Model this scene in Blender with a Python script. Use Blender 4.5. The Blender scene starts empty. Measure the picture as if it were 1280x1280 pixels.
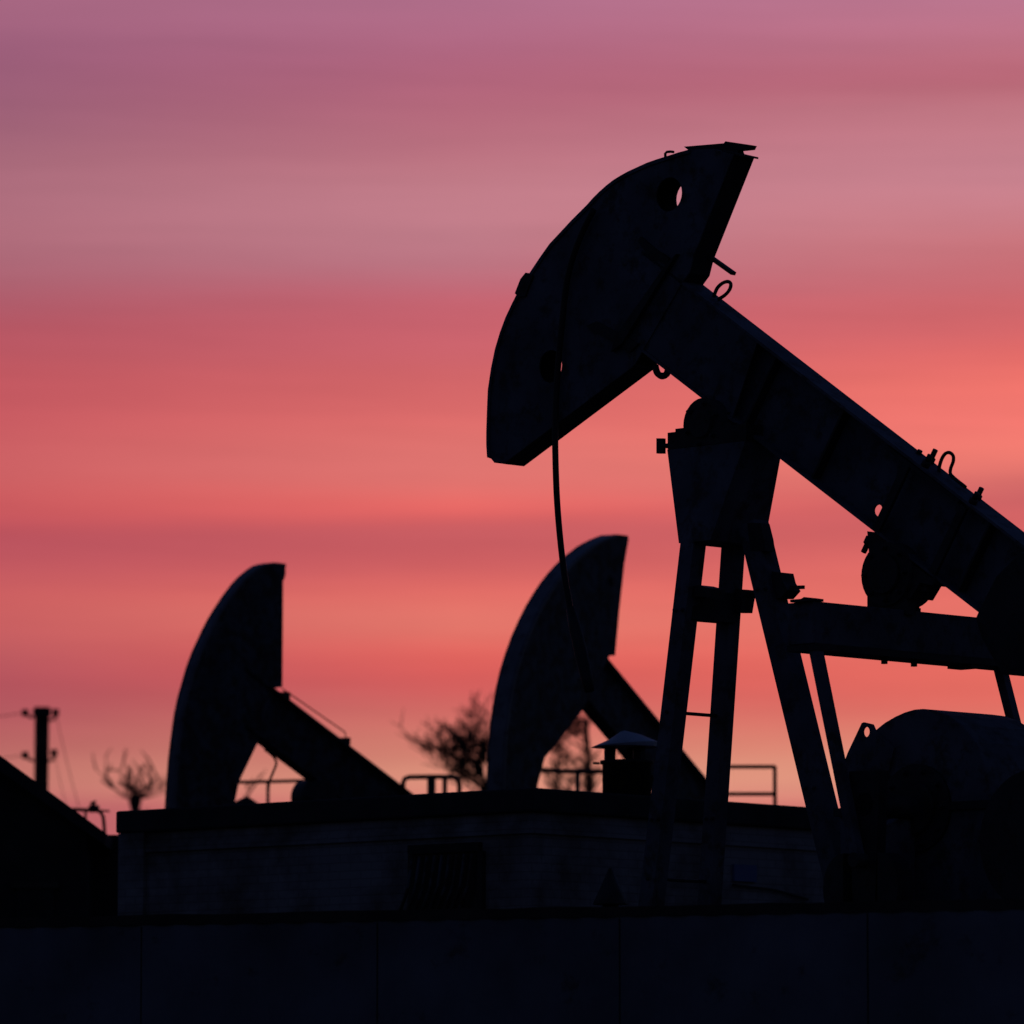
import bpy, bmesh, math, random
from mathutils import Vector, Matrix
from mathutils.geometry import tessellate_polygon

sc = bpy.context.scene
COL = sc.collection
R = math.radians
rnd = random.Random(7)

# ------------------------------------------------------------------ camera
W = 1280.0            # the survey below is in photo pixels (1280 x 1280)
FPX = 7500.0          # focal length in those pixels
HOR = 1463.0          # row of the horizon
EYE = Vector((0, 0, 1.2))
PITCH = math.atan((HOR - 640) / FPX)
FWD = Vector((0, math.cos(PITCH), math.sin(PITCH)))
UP = Vector((0, -math.sin(PITCH), math.cos(PITCH)))
RIGHT = Vector((1, 0, 0))


def ray(px, py):
    return FWD * FPX + RIGHT * (px - 640) + UP * (640 - py)


def at_y(px, py, Y):
    d = ray(px, py)
    return EYE + d * (Y / d.y)


class Frame:
    """upright frame of a thing: b runs along it, t across it (away from the camera), z up"""
    def __init__(s, x, y, ang):
        s.O = Vector((x, y, 0))
        s.b = Vector((math.cos(ang), math.sin(ang), 0))
        s.t = Vector((-math.sin(ang), math.cos(ang), 0))

    def P(s, u, t, z):
        return s.O + s.b * u + s.t * t + Vector((0, 0, z))

    def uz(s, px, py, t=0.0):
        d = ray(px, py)
        k = ((s.O - EYE).dot(s.t) + t) / d.dot(s.t)
        p = EYE + d * k
        return ((p - s.O).dot(s.b), p.z)

    def tz(s, px, py, u=0.0):
        d = ray(px, py)
        k = ((s.O - EYE).dot(s.b) + u) / d.dot(s.b)
        p = EYE + d * k
        return ((p - s.O).dot(s.t), p.z)

    def uzs(s, pts, t=0.0):
        return [s.uz(x, y, t) for x, y in pts]


def frame_at(px, Y, ang):
    p = at_y(px, HOR, Y)
    return Frame(p.x, p.y, ang)


# ------------------------------------------------------------------ mesh helpers
class MB:
    def __init__(s):
        s.v, s.f, s.sm = [], [], []

    def face(s, idx, smooth=False):
        s.f.append(tuple(idx)); s.sm.append(smooth)

    def hexa(s, p):      # p: 4 bottom + 4 top, both in the same turning order
        n = len(s.v); s.v += [Vector(q) for q in p]
        for q in ((3, 2, 1, 0), (4, 5, 6, 7), (0, 1, 5, 4), (1, 2, 6, 5), (2, 3, 7, 6), (3, 0, 4, 7)):
            s.face([n + i for i in q])
        return s

    def fbox(s, F, u0, u1, t0, t1, z0, z1):
        return s.hexa([F.P(u0, t0, z0), F.P(u1, t0, z0), F.P(u1, t1, z0), F.P(u0, t1, z0),
                       F.P(u0, t0, z1), F.P(u1, t0, z1), F.P(u1, t1, z1), F.P(u0, t1, z1)])

    def prism(s, F, poly, t0, t1, holes=()):
        loops = [[Vector((u, z, 0)) for u, z in poly]] + [[Vector((u, z, 0)) for u, z in h] for h in holes]
        tris = tessellate_polygon(loops)
        flat = [q for l in loops for q in l]
        n = len(s.v); m = len(flat)
        for t in (t0, t1):
            s.v += [F.P(q.x, t, q.y) for q in flat]
        for tr in tris:
            s.face([n + i for i in tr]); s.face([n + m + i for i in reversed(tr)])
        k = 0
        for l in loops:
            for i in range(len(l)):
                j = (i + 1) % len(l)
                s.face([n + k + i, n + k + j, n + m + k + j, n + m + k + i])
            k += len(l)
        return s

    def strip(s, F, pts, t0, t1, th, side=1):
        """a bent plate that follows pts (u,z), th thick towards `side`"""
        n = len(pts); inner = []
        for i in range(n):
            a = Vector(pts[max(i - 1, 0)]); c = Vector(pts[min(i + 1, n - 1)])
            d = (c - a).normalized(); nn = Vector((-d.y, d.x)) * side
            inner.append((pts[i][0] + nn.x * th, pts[i][1] + nn.y * th))
        return s.prism(F, list(pts) + inner[::-1], t0, t1)

    def tube(s, pts, r, n=10, closed=False, caps=True):
        pts = [Vector(p) for p in pts]; m = len(pts)
        rr = r if isinstance(r, (list, tuple)) else [r] * m
        base = len(s.v); prev = None
        for i in range(m):
            if closed:
                d = pts[(i + 1) % m] - pts[i - 1]
            else:
                d = pts[min(i + 1, m - 1)] - pts[max(i - 1, 0)]
            d = d.normalized()
            if prev is None:
                a = Vector((0, 0, 1)) if abs(d.z) < 0.9 else Vector((1, 0, 0))
                x = d.cross(a).normalized()
            else:
                x = (prev - d * prev.dot(d))
                x = x.normalized() if x.length > 1e-6 else d.orthogonal().normalized()
            prev = x; y = d.cross(x)
            for k in range(n):
                an = 2 * math.pi * k / n
                s.v.append(pts[i] + x * (math.cos(an) * rr[i]) + y * (math.sin(an) * rr[i]))
        for i in range(m if closed else m - 1):
            j = (i + 1) % m
            for k in range(n):
                l = (k + 1) % n
                s.face([base + i * n + k, base + i * n + l, base + j * n + l, base + j * n + k], True)
        if caps and not closed:
            s.face([base + k for k in range(n)][::-1])
            s.face([base + (m - 1) * n + k for k in range(n)])
        return s

    def bar(s, p0, p1, F, wu, wt, k=1.0):
        """a rectangular bar from p0 to p1, wu wide along the frame, wt across"""
        p0, p1 = Vector(p0), Vector(p1)
        d = (p1 - p0).normalized()
        x = (F.b - d * F.b.dot(d)).normalized(); y = d.cross(x)
        q = []
        for p, g in ((p0, 1.0), (p1, k)):
            for a, c in ((-1, -1), (1, -1), (1, 1), (-1, 1)):
                q.append(p + x * (a * wu / 2 * g) + y * (c * wt / 2 * g))
        return s.hexa(q)

    def ring(s, c, ax, ay, R_, r, n=18):
        pts = [Vector(c) + Vector(ax) * (R_ * math.cos(2 * math.pi * i / n)) + Vector(ay) * (R_ * math.sin(2 * math.pi * i / n)) for i in range(n)]
        return s.tube(pts, r, 8, closed=True)

    def bolt(s, p, axis, r, h):
        a = Vector(axis).normalized(); p = Vector(p)
        s.tube([p, p + a * (h * .45)], r, 6)
        s.tube([p + a * (h * .45), p + a * h], r * .62, 8)
        return s

    def build(s, name, m, parent=None, loc=None, bevel=0.0):
        o = None
        off = parent_loc(parent) if parent else (Vector(loc) if loc else Vector((0, 0, 0)))
        me = bpy.data.meshes.new(name)
        me.from_pydata([v - off for v in s.v], [], s.f)
        for p, sm in zip(me.polygons, s.sm):
            p.use_smooth = sm
        bm = bmesh.new(); bm.from_mesh(me)
        bmesh.ops.recalc_face_normals(bm, faces=bm.faces)
        bm.to_mesh(me); bm.free()
        me.materials.append(m)
        o = bpy.data.objects.new(name, me); COL.objects.link(o)
        if parent:
            o.parent = parent
        else:
            o.location = off
        if bevel:
            bv = o.modifiers.new('Bevel', 'BEVEL'); bv.width = bevel; bv.segments = 2; bv.limit_method = 'ANGLE'
        return o


_LOC = {}


def parent_loc(o):
    while o.parent is not None:
        o = o.parent
    return _LOC.get(o.name, o.location.copy())


def tag(o, label, cat, group=None):
    o['label'] = label; o['category'] = cat
    if group:
        o['group'] = group
    return o


def thing(name, loc, label, cat, group=None):
    o = bpy.data.objects.new(name, None); COL.objects.link(o)
    o.location = loc; o.empty_display_size = .3
    _LOC[o.name] = Vector(loc)
    return tag(o, label, cat, group)


# ------------------------------------------------------------------ materials
def mat(name, col, rough=.7, metal=0.0, var=.35, scale=3.0, rust=None, rust_amt=.45, bump=.15, bscale=40, spec=.3):
    m = bpy.data.materials.new(name); m.use_nodes = True
    nt = m.node_tree; N = nt.nodes; L = nt.links
    bs = N['Principled BSDF']
    tc = N.new('ShaderNodeTexCoord')
    no = N.new('ShaderNodeTexNoise'); no.inputs['Scale'].default_value = scale; no.inputs['Detail'].default_value = 8
    L.new(tc.outputs['Object'], no.inputs['Vector'])
    rp = N.new('ShaderNodeValToRGB')
    lo = [c * (1 - var) for c in col]; hi = [min(1, c * (1 + var)) for c in col]
    rp.color_ramp.elements[0].position = .3; rp.color_ramp.elements[0].color = (*lo, 1)
    rp.color_ramp.elements[1].position = .7; rp.color_ramp.elements[1].color = (*hi, 1)
    L.new(no.outputs['Fac'], rp.inputs['Fac'])
    out = rp.outputs['Color']
    if rust:
        n2 = N.new('ShaderNodeTexNoise'); n2.inputs['Scale'].default_value = scale * 2.3; n2.inputs['Detail'].default_value = 10
        n2.inputs['Roughness'].default_value = .7
        L.new(tc.outputs['Object'], n2.inputs['Vector'])
        r2 = N.new('ShaderNodeValToRGB')
        r2.color_ramp.elements[0].position = 1 - rust_amt - .06; r2.color_ramp.elements[1].position = 1 - rust_amt + .08
        L.new(n2.outputs['Fac'], r2.inputs['Fac'])
        mx = N.new('ShaderNodeMixRGB'); mx.inputs['Color2'].default_value = (*rust, 1)
        L.new(r2.outputs['Color'], mx.inputs['Fac']); L.new(out, mx.inputs['Color1'])
        out = mx.outputs['Color']
    L.new(out, bs.inputs['Base Color'])
    bs.inputs['Roughness'].default_value = rough; bs.inputs['Metallic'].default_value = metal
    bs.inputs['Specular IOR Level'].default_value = spec
    if bump:
        n3 = N.new('ShaderNodeTexNoise'); n3.inputs['Scale'].default_value = bscale; n3.inputs['Detail'].default_value = 5
        L.new(tc.outputs['Object'], n3.inputs['Vector'])
        bp = N.new('ShaderNodeBump'); bp.inputs['Strength'].default_value = bump; bp.inputs['Distance'].default_value = .01
        L.new(n3.outputs['Fac'], bp.inputs['Height']); L.new(bp.outputs['Normal'], bs.inputs['Normal'])
    return m


M = {}
M['steel'] = mat('painted_steel', (.1, .11, .135), .65, var=.35, scale=2.6, rust=(.055, .045, .04), rust_amt=.45)
M['dark_steel'] = mat('greasy_steel', (.035, .035, .037), .6, rust=(.03, .02, .015), rust_amt=.45)
M['far_steel'] = mat('dull_steel', (.07, .085, .1), .7, rust=(.045, .03, .022), rust_amt=.5)
M['worn'] = mat('rope_worn_steel', (.14, .15, .165), .5, rust=(.05, .035, .028), rust_amt=.4)
M['cable'] = mat('wire_rope', (.025, .025, .025), .6, bscale=120)
M['galv'] = mat('galvanised_sheet', (.33, .36, .41), .55, var=.15)
M['conc'] = mat('concrete', (.28, .27, .26), .95, bump=.3)
M['tar'] = mat('tarred_roofing', (.035, .035, .037), .95, bump=.4)
M['soot'] = mat('sooty_boards', (.03, .028, .026), .95, bump=.4)
M['bark'] = mat('bark', (.06, .045, .035), .95, bump=0)
M['earth'] = mat('dry_earth', (.12, .1, .075), 1.0, scale=.4, bump=.5, bscale=6)
M['rail'] = mat('rusty_rail', (.045, .036, .03), .9)
M['sign'] = mat('blue_enamel', (.1, .15, .3), .6, var=.1)
M['glass'] = mat('dark_glass', (.02, .022, .025), .35, bump=0)
M['porcelain'] = mat('insulator_glaze', (.06, .03, .02), .3, bump=0)


def brick_mat():
    m = bpy.data.materials.new('whitewashed_brick'); m.use_nodes = True
    nt = m.node_tree; N = nt.nodes; L = nt.links; bs = N['Principled BSDF']
    uv = N.new('ShaderNodeUVMap')
    b = N.new('ShaderNodeTexBrick')
    b.inputs['Scale'].default_value = 1.0
    b.inputs['Brick Width'].default_value = .26; b.inputs['Row Height'].default_value = .075
    b.inputs['Mortar Size'].default_value = .006; b.inputs['Mortar Smooth'].default_value = .3
    b.inputs['Color1'].default_value = (.25, .25, .255, 1); b.inputs['Color2'].default_value = (.29, .29, .295, 1)
    b.inputs['Mortar'].default_value = (.205, .205, .205, 1)
    L.new(uv.outputs['UV'], b.inputs['Vector'])
    no = N.new('ShaderNodeTexNoise'); no.inputs['Scale'].default_value = 1.1; no.inputs['Detail'].default_value = 9
    no.inputs['Roughness'].default_value = .65
    tc = N.new('ShaderNodeTexCoord'); L.new(tc.outputs['Object'], no.inputs['Vector'])
    rp = N.new('ShaderNodeValToRGB')
    rp.color_ramp.elements[0].position = .38; rp.color_ramp.elements[0].color = (.42, .38, .34, 1)
    rp.color_ramp.elements[1].position = .58; rp.color_ramp.elements[1].color = (1, 1, 1, 1)
    L.new(no.outputs['Fac'], rp.inputs['Fac'])
    mx = N.new('ShaderNodeMixRGB'); mx.blend_type = 'MULTIPLY'; mx.inputs['Fac'].default_value = 1
    L.new(b.outputs['Color'], mx.inputs['Color1']); L.new(rp.outputs['Color'], mx.inputs['Color2'])
    L.new(mx.outputs['Color'], bs.inputs['Base Color'])
    bs.inputs['Roughness'].default_value = .92; bs.inputs['Specular IOR Level'].default_value = .2
    bp = N.new('ShaderNodeBump'); bp.inputs['Strength'].default_value = .35; bp.inputs['Distance'].default_value = .006
    bp.invert = True
    L.new(b.outputs['Fac'], bp.inputs['Height']); L.new(bp.outputs['Normal'], bs.inputs['Normal'])
    return m


M['brick'] = brick_mat()


def fence_mat():
    m = mat('weathered_sheet', (.12, .13, .155), .75, var=.35, scale=1.4, rust=(.05, .035, .03), rust_amt=.36, bump=.2, bscale=9)
    return m


M['fence'] = fence_mat()

# ------------------------------------------------------------------ the near pumpjack
NF = frame_at(893, 47.0, R(-45))
steel, dsteel = M['steel'], M['dark_steel']
pj = thing('oil_pumpjack', NF.P(0, 0, 0),
           'large near pumpjack with tilted horsehead on steel legs, its gearbox at the right edge', 'pumpjack', 'oil pumpjacks')
HW = .12      # half width of the head and beam

arc_px = [(610, 572), (609, 556), (609, 540), (610, 510), (611, 487), (615, 460), (620, 436), (626, 416), (633, 397), (641, 380),
          (649, 364), (656, 352), (664, 340), (676, 322), (688, 305), (702, 290), (715, 276), (726, 265), (735, 256), (742, 248),
          (750, 240), (759, 232), (768, 225), (777, 219.5), (786, 214.5), (798, 209), (810, 203.5), (823, 199), (836, 195), (850, 190.5), (863, 187)]
arc = NF.uzs(arc_px, -HW)
top_n = NF.uzs([(890, 186), (916, 193)], -HW)
# the back edge and the lower edge are seen on the far plate
back = NF.uzs([(943, 197), (892, 325), (887, 345), (879, 356)], HW)
low = NF.uzs([(818, 461), (655, 583)], HW)
foot = NF.uzs([(623, 577), (618, 578.5), (614, 573.5)], -HW)
poly = arc + top_n + back + low + [low[-1]][:0] + foot
hole1 = [(NF.uz(836, 243, -HW)[0] + .143 * math.cos(a * math.pi / 12), NF.uz(836, 243, -HW)[1] + .137 * math.sin(a * math.pi / 12)) for a in range(24)]
hole2 = [(NF.uz(688, 458, -HW)[0] + .131 * math.cos(a * math.pi / 12), NF.uz(688, 458, -HW)[1] + .133 * math.sin(a * math.pi / 12)) for a in range(24)]
mb = MB()
mb.prism(NF, poly, -HW, -HW + .014, [hole1, hole2])
mb.prism(NF, poly, HW - .014, HW, [hole1, hole2])
head = mb.build('horsehead', steel, pj)
mb = MB(); mb.strip(NF, arc, -HW - .012, HW + .012, .03, -1)
mb.build('arc_plate', steel, head)
mb = MB()
mb.strip(NF, top_n[1:] + back, -HW + .014, HW - .014, .02, -1)
mb.strip(NF, [arc[-1]] + top_n, -HW + .014, HW - .014, .02, -1)
mb.build('back_plate', dsteel, head)
mb = MB(); mb.strip(NF, low + foot, -HW + .014, HW - .014, .02, -1)
mb.build('bottom_plate', dsteel, head)
# stiffening ribs on the near plate, along the arc and towards the neck
mb = MB()
mb.prism(NF, NF.uzs([(803, 296), (822, 312), (838, 322), (838, 330), (815, 322), (800, 302)], -HW), -HW - .03, -HW + .002)
mb.build('stiffener', dsteel, head); mb = MB()
mb.prism(NF, NF.uzs([(850, 318), (838, 330), (776, 418), (768, 440), (782, 430)], -HW), -HW - .045, -HW + .002)
mb.build('stiffener', dsteel, head); mb = MB()
mb.prism(NF, NF.uzs([(735, 408), (748, 402), (800, 430), (790, 440)], -HW), -HW - .025, -HW + .002)
mb.build('stiffener', dsteel, head)
mb = MB()
mb.prism(NF, NF.uzs([(859, 184), (885, 181.8), (909, 179.8), (911, 177.3), (943, 182), (940.5, 187), (926, 188.5), (928, 194), (908, 194), (867, 190)], .08), .04, .11)
mb.prism(NF, NF.uzs([(926, 191.5), (948, 196.5), (948, 199.0), (926, 194)], .12), -.1, .12)
mb.build('cover_plate', dsteel, head)
mb = MB()
mb.tube([NF.P(*(lambda q: (q[0], 0, q[1]))(NF.uz(x, y, 0))) for x, y in ((832, 200), (831.5, 192), (833.5, 190), (838, 189.5), (842, 190))], .011, 8)
mb.build('hook', dsteel, head)
mb = MB(); mb.prism(NF, NF.uzs([(645.5, 367), (652.5, 349), (659, 341), (668, 345), (658, 371), (650, 371)], -HW), -HW - .02, HW - .05)
mb.build('clamp', dsteel, head)
mb = MB()
p0 = NF.uz(884, 318.5, HW - .05); p1 = NF.uz(917, 342, HW - .05)
mb.bar(NF.P(p0[0], HW - .05, p0[1]), NF.P(p1[0], HW - .05, p1[1]), NF, .028, .05)
mb.build('latch_bar', dsteel, head)

# walking beam: a plate girder
bl0, bl1 = NF.uz(836, 466, -HW), NF.uz(1224, 766, -HW)
bt0, bt1 = NF.uz(879, 356, HW), NF.uz(1280, 665, HW)


def on_line(a, b, u):
    return a[1] + (b[1] - a[1]) * (u - a[0]) / (b[0] - a[0])


u_head = NF.uz(815, 400, 0)[0]
u_tail = NF.uz(1325, 740, 0)[0]
u_mid = NF.uz(930, 470, -HW)[0]
FT = .028


def beam_poly(u0, u1, a0, a1):
    """strip of the beam between the fractions a0 and a1 of its depth (0 = bottom)"""
    def z(u, a):
        return on_line(bl0, bl1, u) * (1 - a) + on_line(bt0, bt1, u) * a
    return [(u0, z(u0, a0)), (u1, z(u1, a0)), (u1, z(u1, a1)), (u0, z(u0, a1))]


lug = NF.uz(1098.5, 638, 0)
hole3 = [(lug[0] + .048 * math.cos(a * math.pi / 8), lug[1] + .046 * math.sin(a * math.pi / 8)) for a in range(16)]
mb = MB(); mb.prism(NF, beam_poly(u_head, u_tail, .03, .97), -.011, .011, [hole3])
beam = mb.build('walking_beam', steel, pj)
mb = MB(); mb.prism(NF, beam_poly(u_head, u_tail, .965, 1.0), -HW, HW); mb.build('flange', steel, beam)
mb = MB(); mb.prism(NF, beam_poly(u_head, u_tail, 0, .035), -HW, HW); mb.build('flange', steel, beam)
# box plate on the front part of the web, and stiffeners
u_a = NF.uz(800, 440, -HW)[0]
mb = MB()
pa = [beam_poly(u_head, u_mid, .04, .96)[i] for i in range(4)]
pa[2] = (NF.uz(945, 432, -HW)[0], pa[2][1] + (NF.uz(945, 432, -HW)[0] - pa[2][0]) * (bt1[1] - bt0[1]) / (bt1[0] - bt0[0]))
pa[1] = (NF.uz(914, 500, -HW)[0], pa[1][1] + (NF.uz(914, 500, -HW)[0] - pa[1][0]) * (bl1[1] - bl0[1]) / (bl1[0] - bl0[0]))
mb.prism(NF, pa, -HW + .012, -HW + .024)
mb.prism(NF, pa, HW - .024, HW - .012)
mb.build('box_plate', steel, beam)
mb = MB()
for px in (1000,):
    pass
nx = Vector((bl1[0] - bl0[0], bl1[1] - bl0[1])).normalized(); nn = Vector((-nx.y, nx.x))


def cross_plate(px, py, th, half_gap=.02):
    """stiffener square to the beam whose foot is at the photo point"""
    q = Vector(NF.uz(px, py, -HW)); dep = .94 * (on_line(bt0, bt1, q.x) - on_line(bl0, bl1, q.x)) * nx.x
    a = q + nn * .03; c = q + nn * dep
    return [tuple(a), tuple(a + nx * th), tuple(c + nx * th), tuple(c)]


for px, py in ((925, 535), (1010, 600), (1192, 741)):
    MB().prism(NF, cross_plate(px, py, .02), -HW + .02, -.011).build('stiffener', dsteel, beam)
    MB().prism(NF, cross_plate(px, py, .02), .011, HW - .02).build('stiffener', dsteel, beam)
# saddle clamp straps over the equaliser bearing
mb = MB()
for px, py in ((1090, 664), (1160, 718)):
    pl = cross_plate(px, py, .07)
    mb.prism(NF, pl, -HW - .012, -HW + .02); mb.prism(NF, pl, HW - .02, HW + .012)
q0 = NF.uz(1135, 560, HW); q1 = NF.uz(1226, 628, HW)
mb.prism(NF, [q0, q1, (q1[0] - nn.x * .03 + nx.x * .0, q1[1] - nn.y * .03), (q0[0] - nn.x * .03, q0[1] - nn.y * .03)], -HW - .01, HW + .004)
mb.build('clamp_strap', dsteel, beam)
mb = MB()
ax = NF.b * nn.x + Vector((0, 0, nn.y))
for px, py, t, h in ((1147, 570, .07, .05), (1161, 580, .06, .125), (1220, 625, .06, .105), (1156, 583, -.08, .1), (1215, 630, -.08, .1)):
    q = NF.uz(px, py, t); MB().bolt(NF.P(q[0], t, q[1]), ax, .034, h).build('bolt', dsteel, beam)
for px, py, t, h in ((1088, 672, -.1, .13), (1163, 728, -.02, .09), (1172, 722, -.1, .05)):
    q = NF.uz(px, py, t); MB().bolt(NF.P(q[0], t, q[1]), -ax, .036, h).build('bolt', dsteel, beam)


def px_path(F, pts, t):
    out = []
    for x, y in pts:
        q = F.uz(x, y, t); out.append(F.P(q[0], t, q[1]))
    return out


def smooth(pts, k=3):
    """Catmull-Rom through the points"""
    P = [Vector(p) for p in pts]; out = []
    for i in range(len(P) - 1):
        a = P[max(i - 1, 0)]; b = P[i]; c = P[i + 1]; d = P[min(i + 2, len(P) - 1)]
        for j in range(k):
            t = j / k
            out.append(.5 * ((2 * b) + (c - a) * t + (2 * a - 5 * b + 4 * c - d) * t * t + (3 * b - a - 3 * c + d) * t ** 3))
    return out + [P[-1]]


mb = MB()
mb.tube(smooth(px_path(NF, [(1173.5, 592), (1174.5, 582), (1178, 572), (1182.5, 566.5), (1187.5, 566), (1191.5, 570), (1191.5, 577), (1188.5, 585), (1188, 592), (1192, 597), (1200, 603.5), (1207, 609)], .03), 3), .014, 8)
mb.build('lifting_eye', dsteel, beam)
mb = MB()
mb.tube(smooth(px_path(NF, [(892, 372), (896, 361), (903, 354), (910, 352), (913.5, 355), (912, 362), (906, 369), (898, 374)], .05), 3), .015, 8)
mb.build('lifting_eye', dsteel, beam)
mb = MB()
mb.tube(smooth(px_path(NF, [(819, 457), (821.5, 466), (827, 470), (833, 468), (835.5, 461)], -.02), 3), .028, 8)
mb.build('lifting_eye', dsteel, beam)

# bridle rope hanging slack down the side of the head
bp = [(742, 262), (728, 290), (716, 322), (708, 356), (703, 400), (699, 440), (695.5, 490), (694, 540), (694.5, 580), (696, 620), (698.5, 655), (702, 690), (706, 722), (711, 750), (715, 772)]
mb = MB()
mb.tube(smooth(px_path(NF, bp, -HW - .05), 4), .026, 10)
bridle = mb.build('bridle_rope', M['cable'], pj)
mb = MB()
cp = px_path(NF, [(713, 760), (719, 785), (726, 815), (733, 845), (737, 864)], -HW - .05)
mb.tube(cp, [.038, .05, .055, .05, .04], 10)
mb.build('rope_socket', dsteel, bridle)

# saddle bearing on top of the post
mb = MB()
sb = NF.uz(881, 530, -.17)
mb.tube([NF.P(sb[0], -.2, sb[1]), NF.P(sb[0], .2, sb[1])], .205, 28)
mb.tube([NF.P(sb[0], -.235, sb[1]), NF.P(sb[0], .235, sb[1])], .11, 24)
for a in range(6):
    an = a * math.pi / 3 + .35
    mb.bolt(NF.P(sb[0] + .16 * math.cos(an), -.2, sb[1] + .16 * math.sin(an)), -NF.t, .02, .045)
    mb.bolt(NF.P(sb[0] + .2 * math.cos(an), -.1, sb[1] + .2 * math.sin(an)), NF.b * math.cos(an) + Vector((0, 0, math.sin(an))), .018, .035)
z_pl = NF.uz(866, 541, -.2)[1]
mb.fbox(NF, sb[0] - .3, sb[0] + .3, -.19, .19, z_pl - .002, z_pl + .05)
mb.fbox(NF, sb[0] + .05, sb[0] + .3, -.1, .1, z_pl + .05, on_line(bl0, bl1, sb[0] + .3) + .02)
mb.build('saddle_bearing', dsteel, pj)

# head of the samson post
tn0, tn1 = NF.uz(835, 541, -.2), NF.uz(932, 541, -.2)
bn0, bn1 = NF.uz(848.5, 675, -.31), NF.uz(888, 679, -.31)
zt, zb = tn0[1], (bn0[1] + bn1[1]) / 2
zr = NF.uz(834, 562, -.2)[1]
ur = NF.uz(834, 562, -.2)[0]
mb = MB()
mb.hexa([NF.P(bn0[0], -.31, zb), NF.P(bn1[0], -.31, zb), NF.P(bn1[0], .31, zb), NF.P(bn0[0], .31, zb),
         NF.P(ur, -.2, zr), NF.P(tn1[0], -.2, zr), NF.P(tn1[0], .23, zr), NF.P(ur, .23, zr)])
post = mb.build('post_head', steel, pj)
mb = MB(); mb.fbox(NF, tn0[0], tn1[0] + .01, -.205, .235, zr + .001, zt)
mb.build('top_plate', dsteel, post)
mb = MB()
mb.prism(NF, NF.uzs([(946, 655), (962, 655), (967, 675), (969, 690), (950, 690)], .02), -.09, .02)
mb.build('gusset', dsteel, post)
mb = MB()
a0 = NF.uz(840, 557, -.15); a1 = NF.uz(829, 557.5, -.15); a2 = NF.uz(822.5, 557.5, -.15)
mb.tube([NF.P(a0[0], -.15, a0[1]), NF.P(a1[0], -.15, a1[1])], .02, 10)
mb.prism(NF, NF.uzs([(822, 548), (830.5, 548), (830.5, 567), (822, 567)], -.15), -.165, -.135)
mb.build('adjusting_bolt', dsteel, post)


def leg(px0, px1, t0, t1, wu, wt, zend=.55):
    q0 = NF.uz(px0[0], px0[1], t0); q1 = NF.uz(px1[0], px1[1], t1)
    P0 = NF.P(q0[0], t0, q0[1]); P1 = NF.P(q1[0], t1, q1[1])
    d = P1 - P0; k = (zend - P0.z) / d.z
    return P0, P0 + d * k


A = leg((867, 676), (815, 1125), -.24, -.36, .14, .14)
B = leg((917, 676), (887, 1127), .2, .32, .14, .14)
C = leg((941.5, 655), (1052, 1110), .0, .0, .17, .17)
for (a, c), wd in ((A, .143), (B, .133), (C, .172)):
    mb = MB(); mb.bar(a, c, NF, wd, wd)
    d = (c - a).normalized()
    for k in (.55, 2.2, 4.2):
        pp = a + d * k
        mb.bolt(pp - NF.t * wd / 2 - NF.b * wd * .25, -NF.t, .018, .03)
        mb.bolt(pp - NF.t * wd / 2 + NF.b * wd * .25, -NF.t, .018, .03)
    lg = mb.build('leg', steel, pj)
    mb = MB(); mb.bar(c + Vector((0, 0, .03)), c - Vector((0, 0, .03)), NF, wd + .2, wd + .2); mb.build('foot_plate', dsteel, lg)


def along(pr, z):
    a, c = pr; return a + (c - a) * ((z - a.z) / (c.z - a.z))


# cross brace between the two front legs, with a bracket, and rungs
zb1 = NF.uz(880, 736, -.25)[1]; zb0 = NF.uz(880, 773, -.25)[1]
mb = MB()
a, b_ = along(A, (zb0 + zb1) / 2), along(B, (zb0 + zb1) / 2)
mb.bar(a, b_, NF, .1, .01)
h = (zb1 - zb0) / 2
mb.hexa([a - NF.b * .07 + Vector((0, 0, -h)), a + NF.b * .07 + Vector((0, 0, -h)), b_ + NF.b * .09 + Vector((0, 0, -h)), b_ - NF.b * .05 + Vector((0, 0, -h)),
         a - NF.b * .07 + Vector((0, 0, h)), a + NF.b * .07 + Vector((0, 0, h)), b_ + NF.b * .09 + Vector((0, 0, h)), b_ - NF.b * .05 + Vector((0, 0, h))])
brace = mb.build('brace', dsteel, pj)
mb = MB()
mb.prism(NF, NF.uzs([(925, 737), (943, 738), (943, 741), (937, 748), (934, 766), (922, 766)], .28), .2, .34)
mb.prism(NF, NF.uzs([(868, 745), (868, 736), (881, 732), (895, 736), (895, 748)], -.2), -.28, -.1)
mb.build('bracket', dsteel, brace)
for y in (893.5, 1100):
    za = NF.uz(870, y, 0)[1]; mb = MB()
    mb.tube([along(A, za) - NF.t * .085, along(B, za)], .014, 8); mb.build('rung', dsteel, pj)
mb = MB()
mb.prism(NF, NF.uzs([(970, 715), (981, 716), (984, 728), (990, 738), (981, 748), (972, 748)], .0), -.05, .1)
q = px_path(NF, [(984, 734.5), (1005, 734)], 0.02)
mb.bar(q[0], q[1], NF, .028, .02)
mb.build('cable_bracket', dsteel, pj)

# equaliser bearing, equaliser, pitman arms
eb = NF.uz(1112, 718, -.1)
mb = MB()
mb.tube([NF.P(eb[0], -.15, eb[1]), NF.P(eb[0], .17, eb[1])], .245, 32)
mb.tube([NF.P(eb[0], -.19, eb[1]), NF.P(eb[0], -.15, eb[1])], .15, 24)
for a in range(8):
    an = a * math.pi / 4
    mb.bolt(NF.P(eb[0] + .2 * math.cos(an), -.15, eb[1] + .2 * math.sin(an)), -NF.t, .02, .04)
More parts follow.
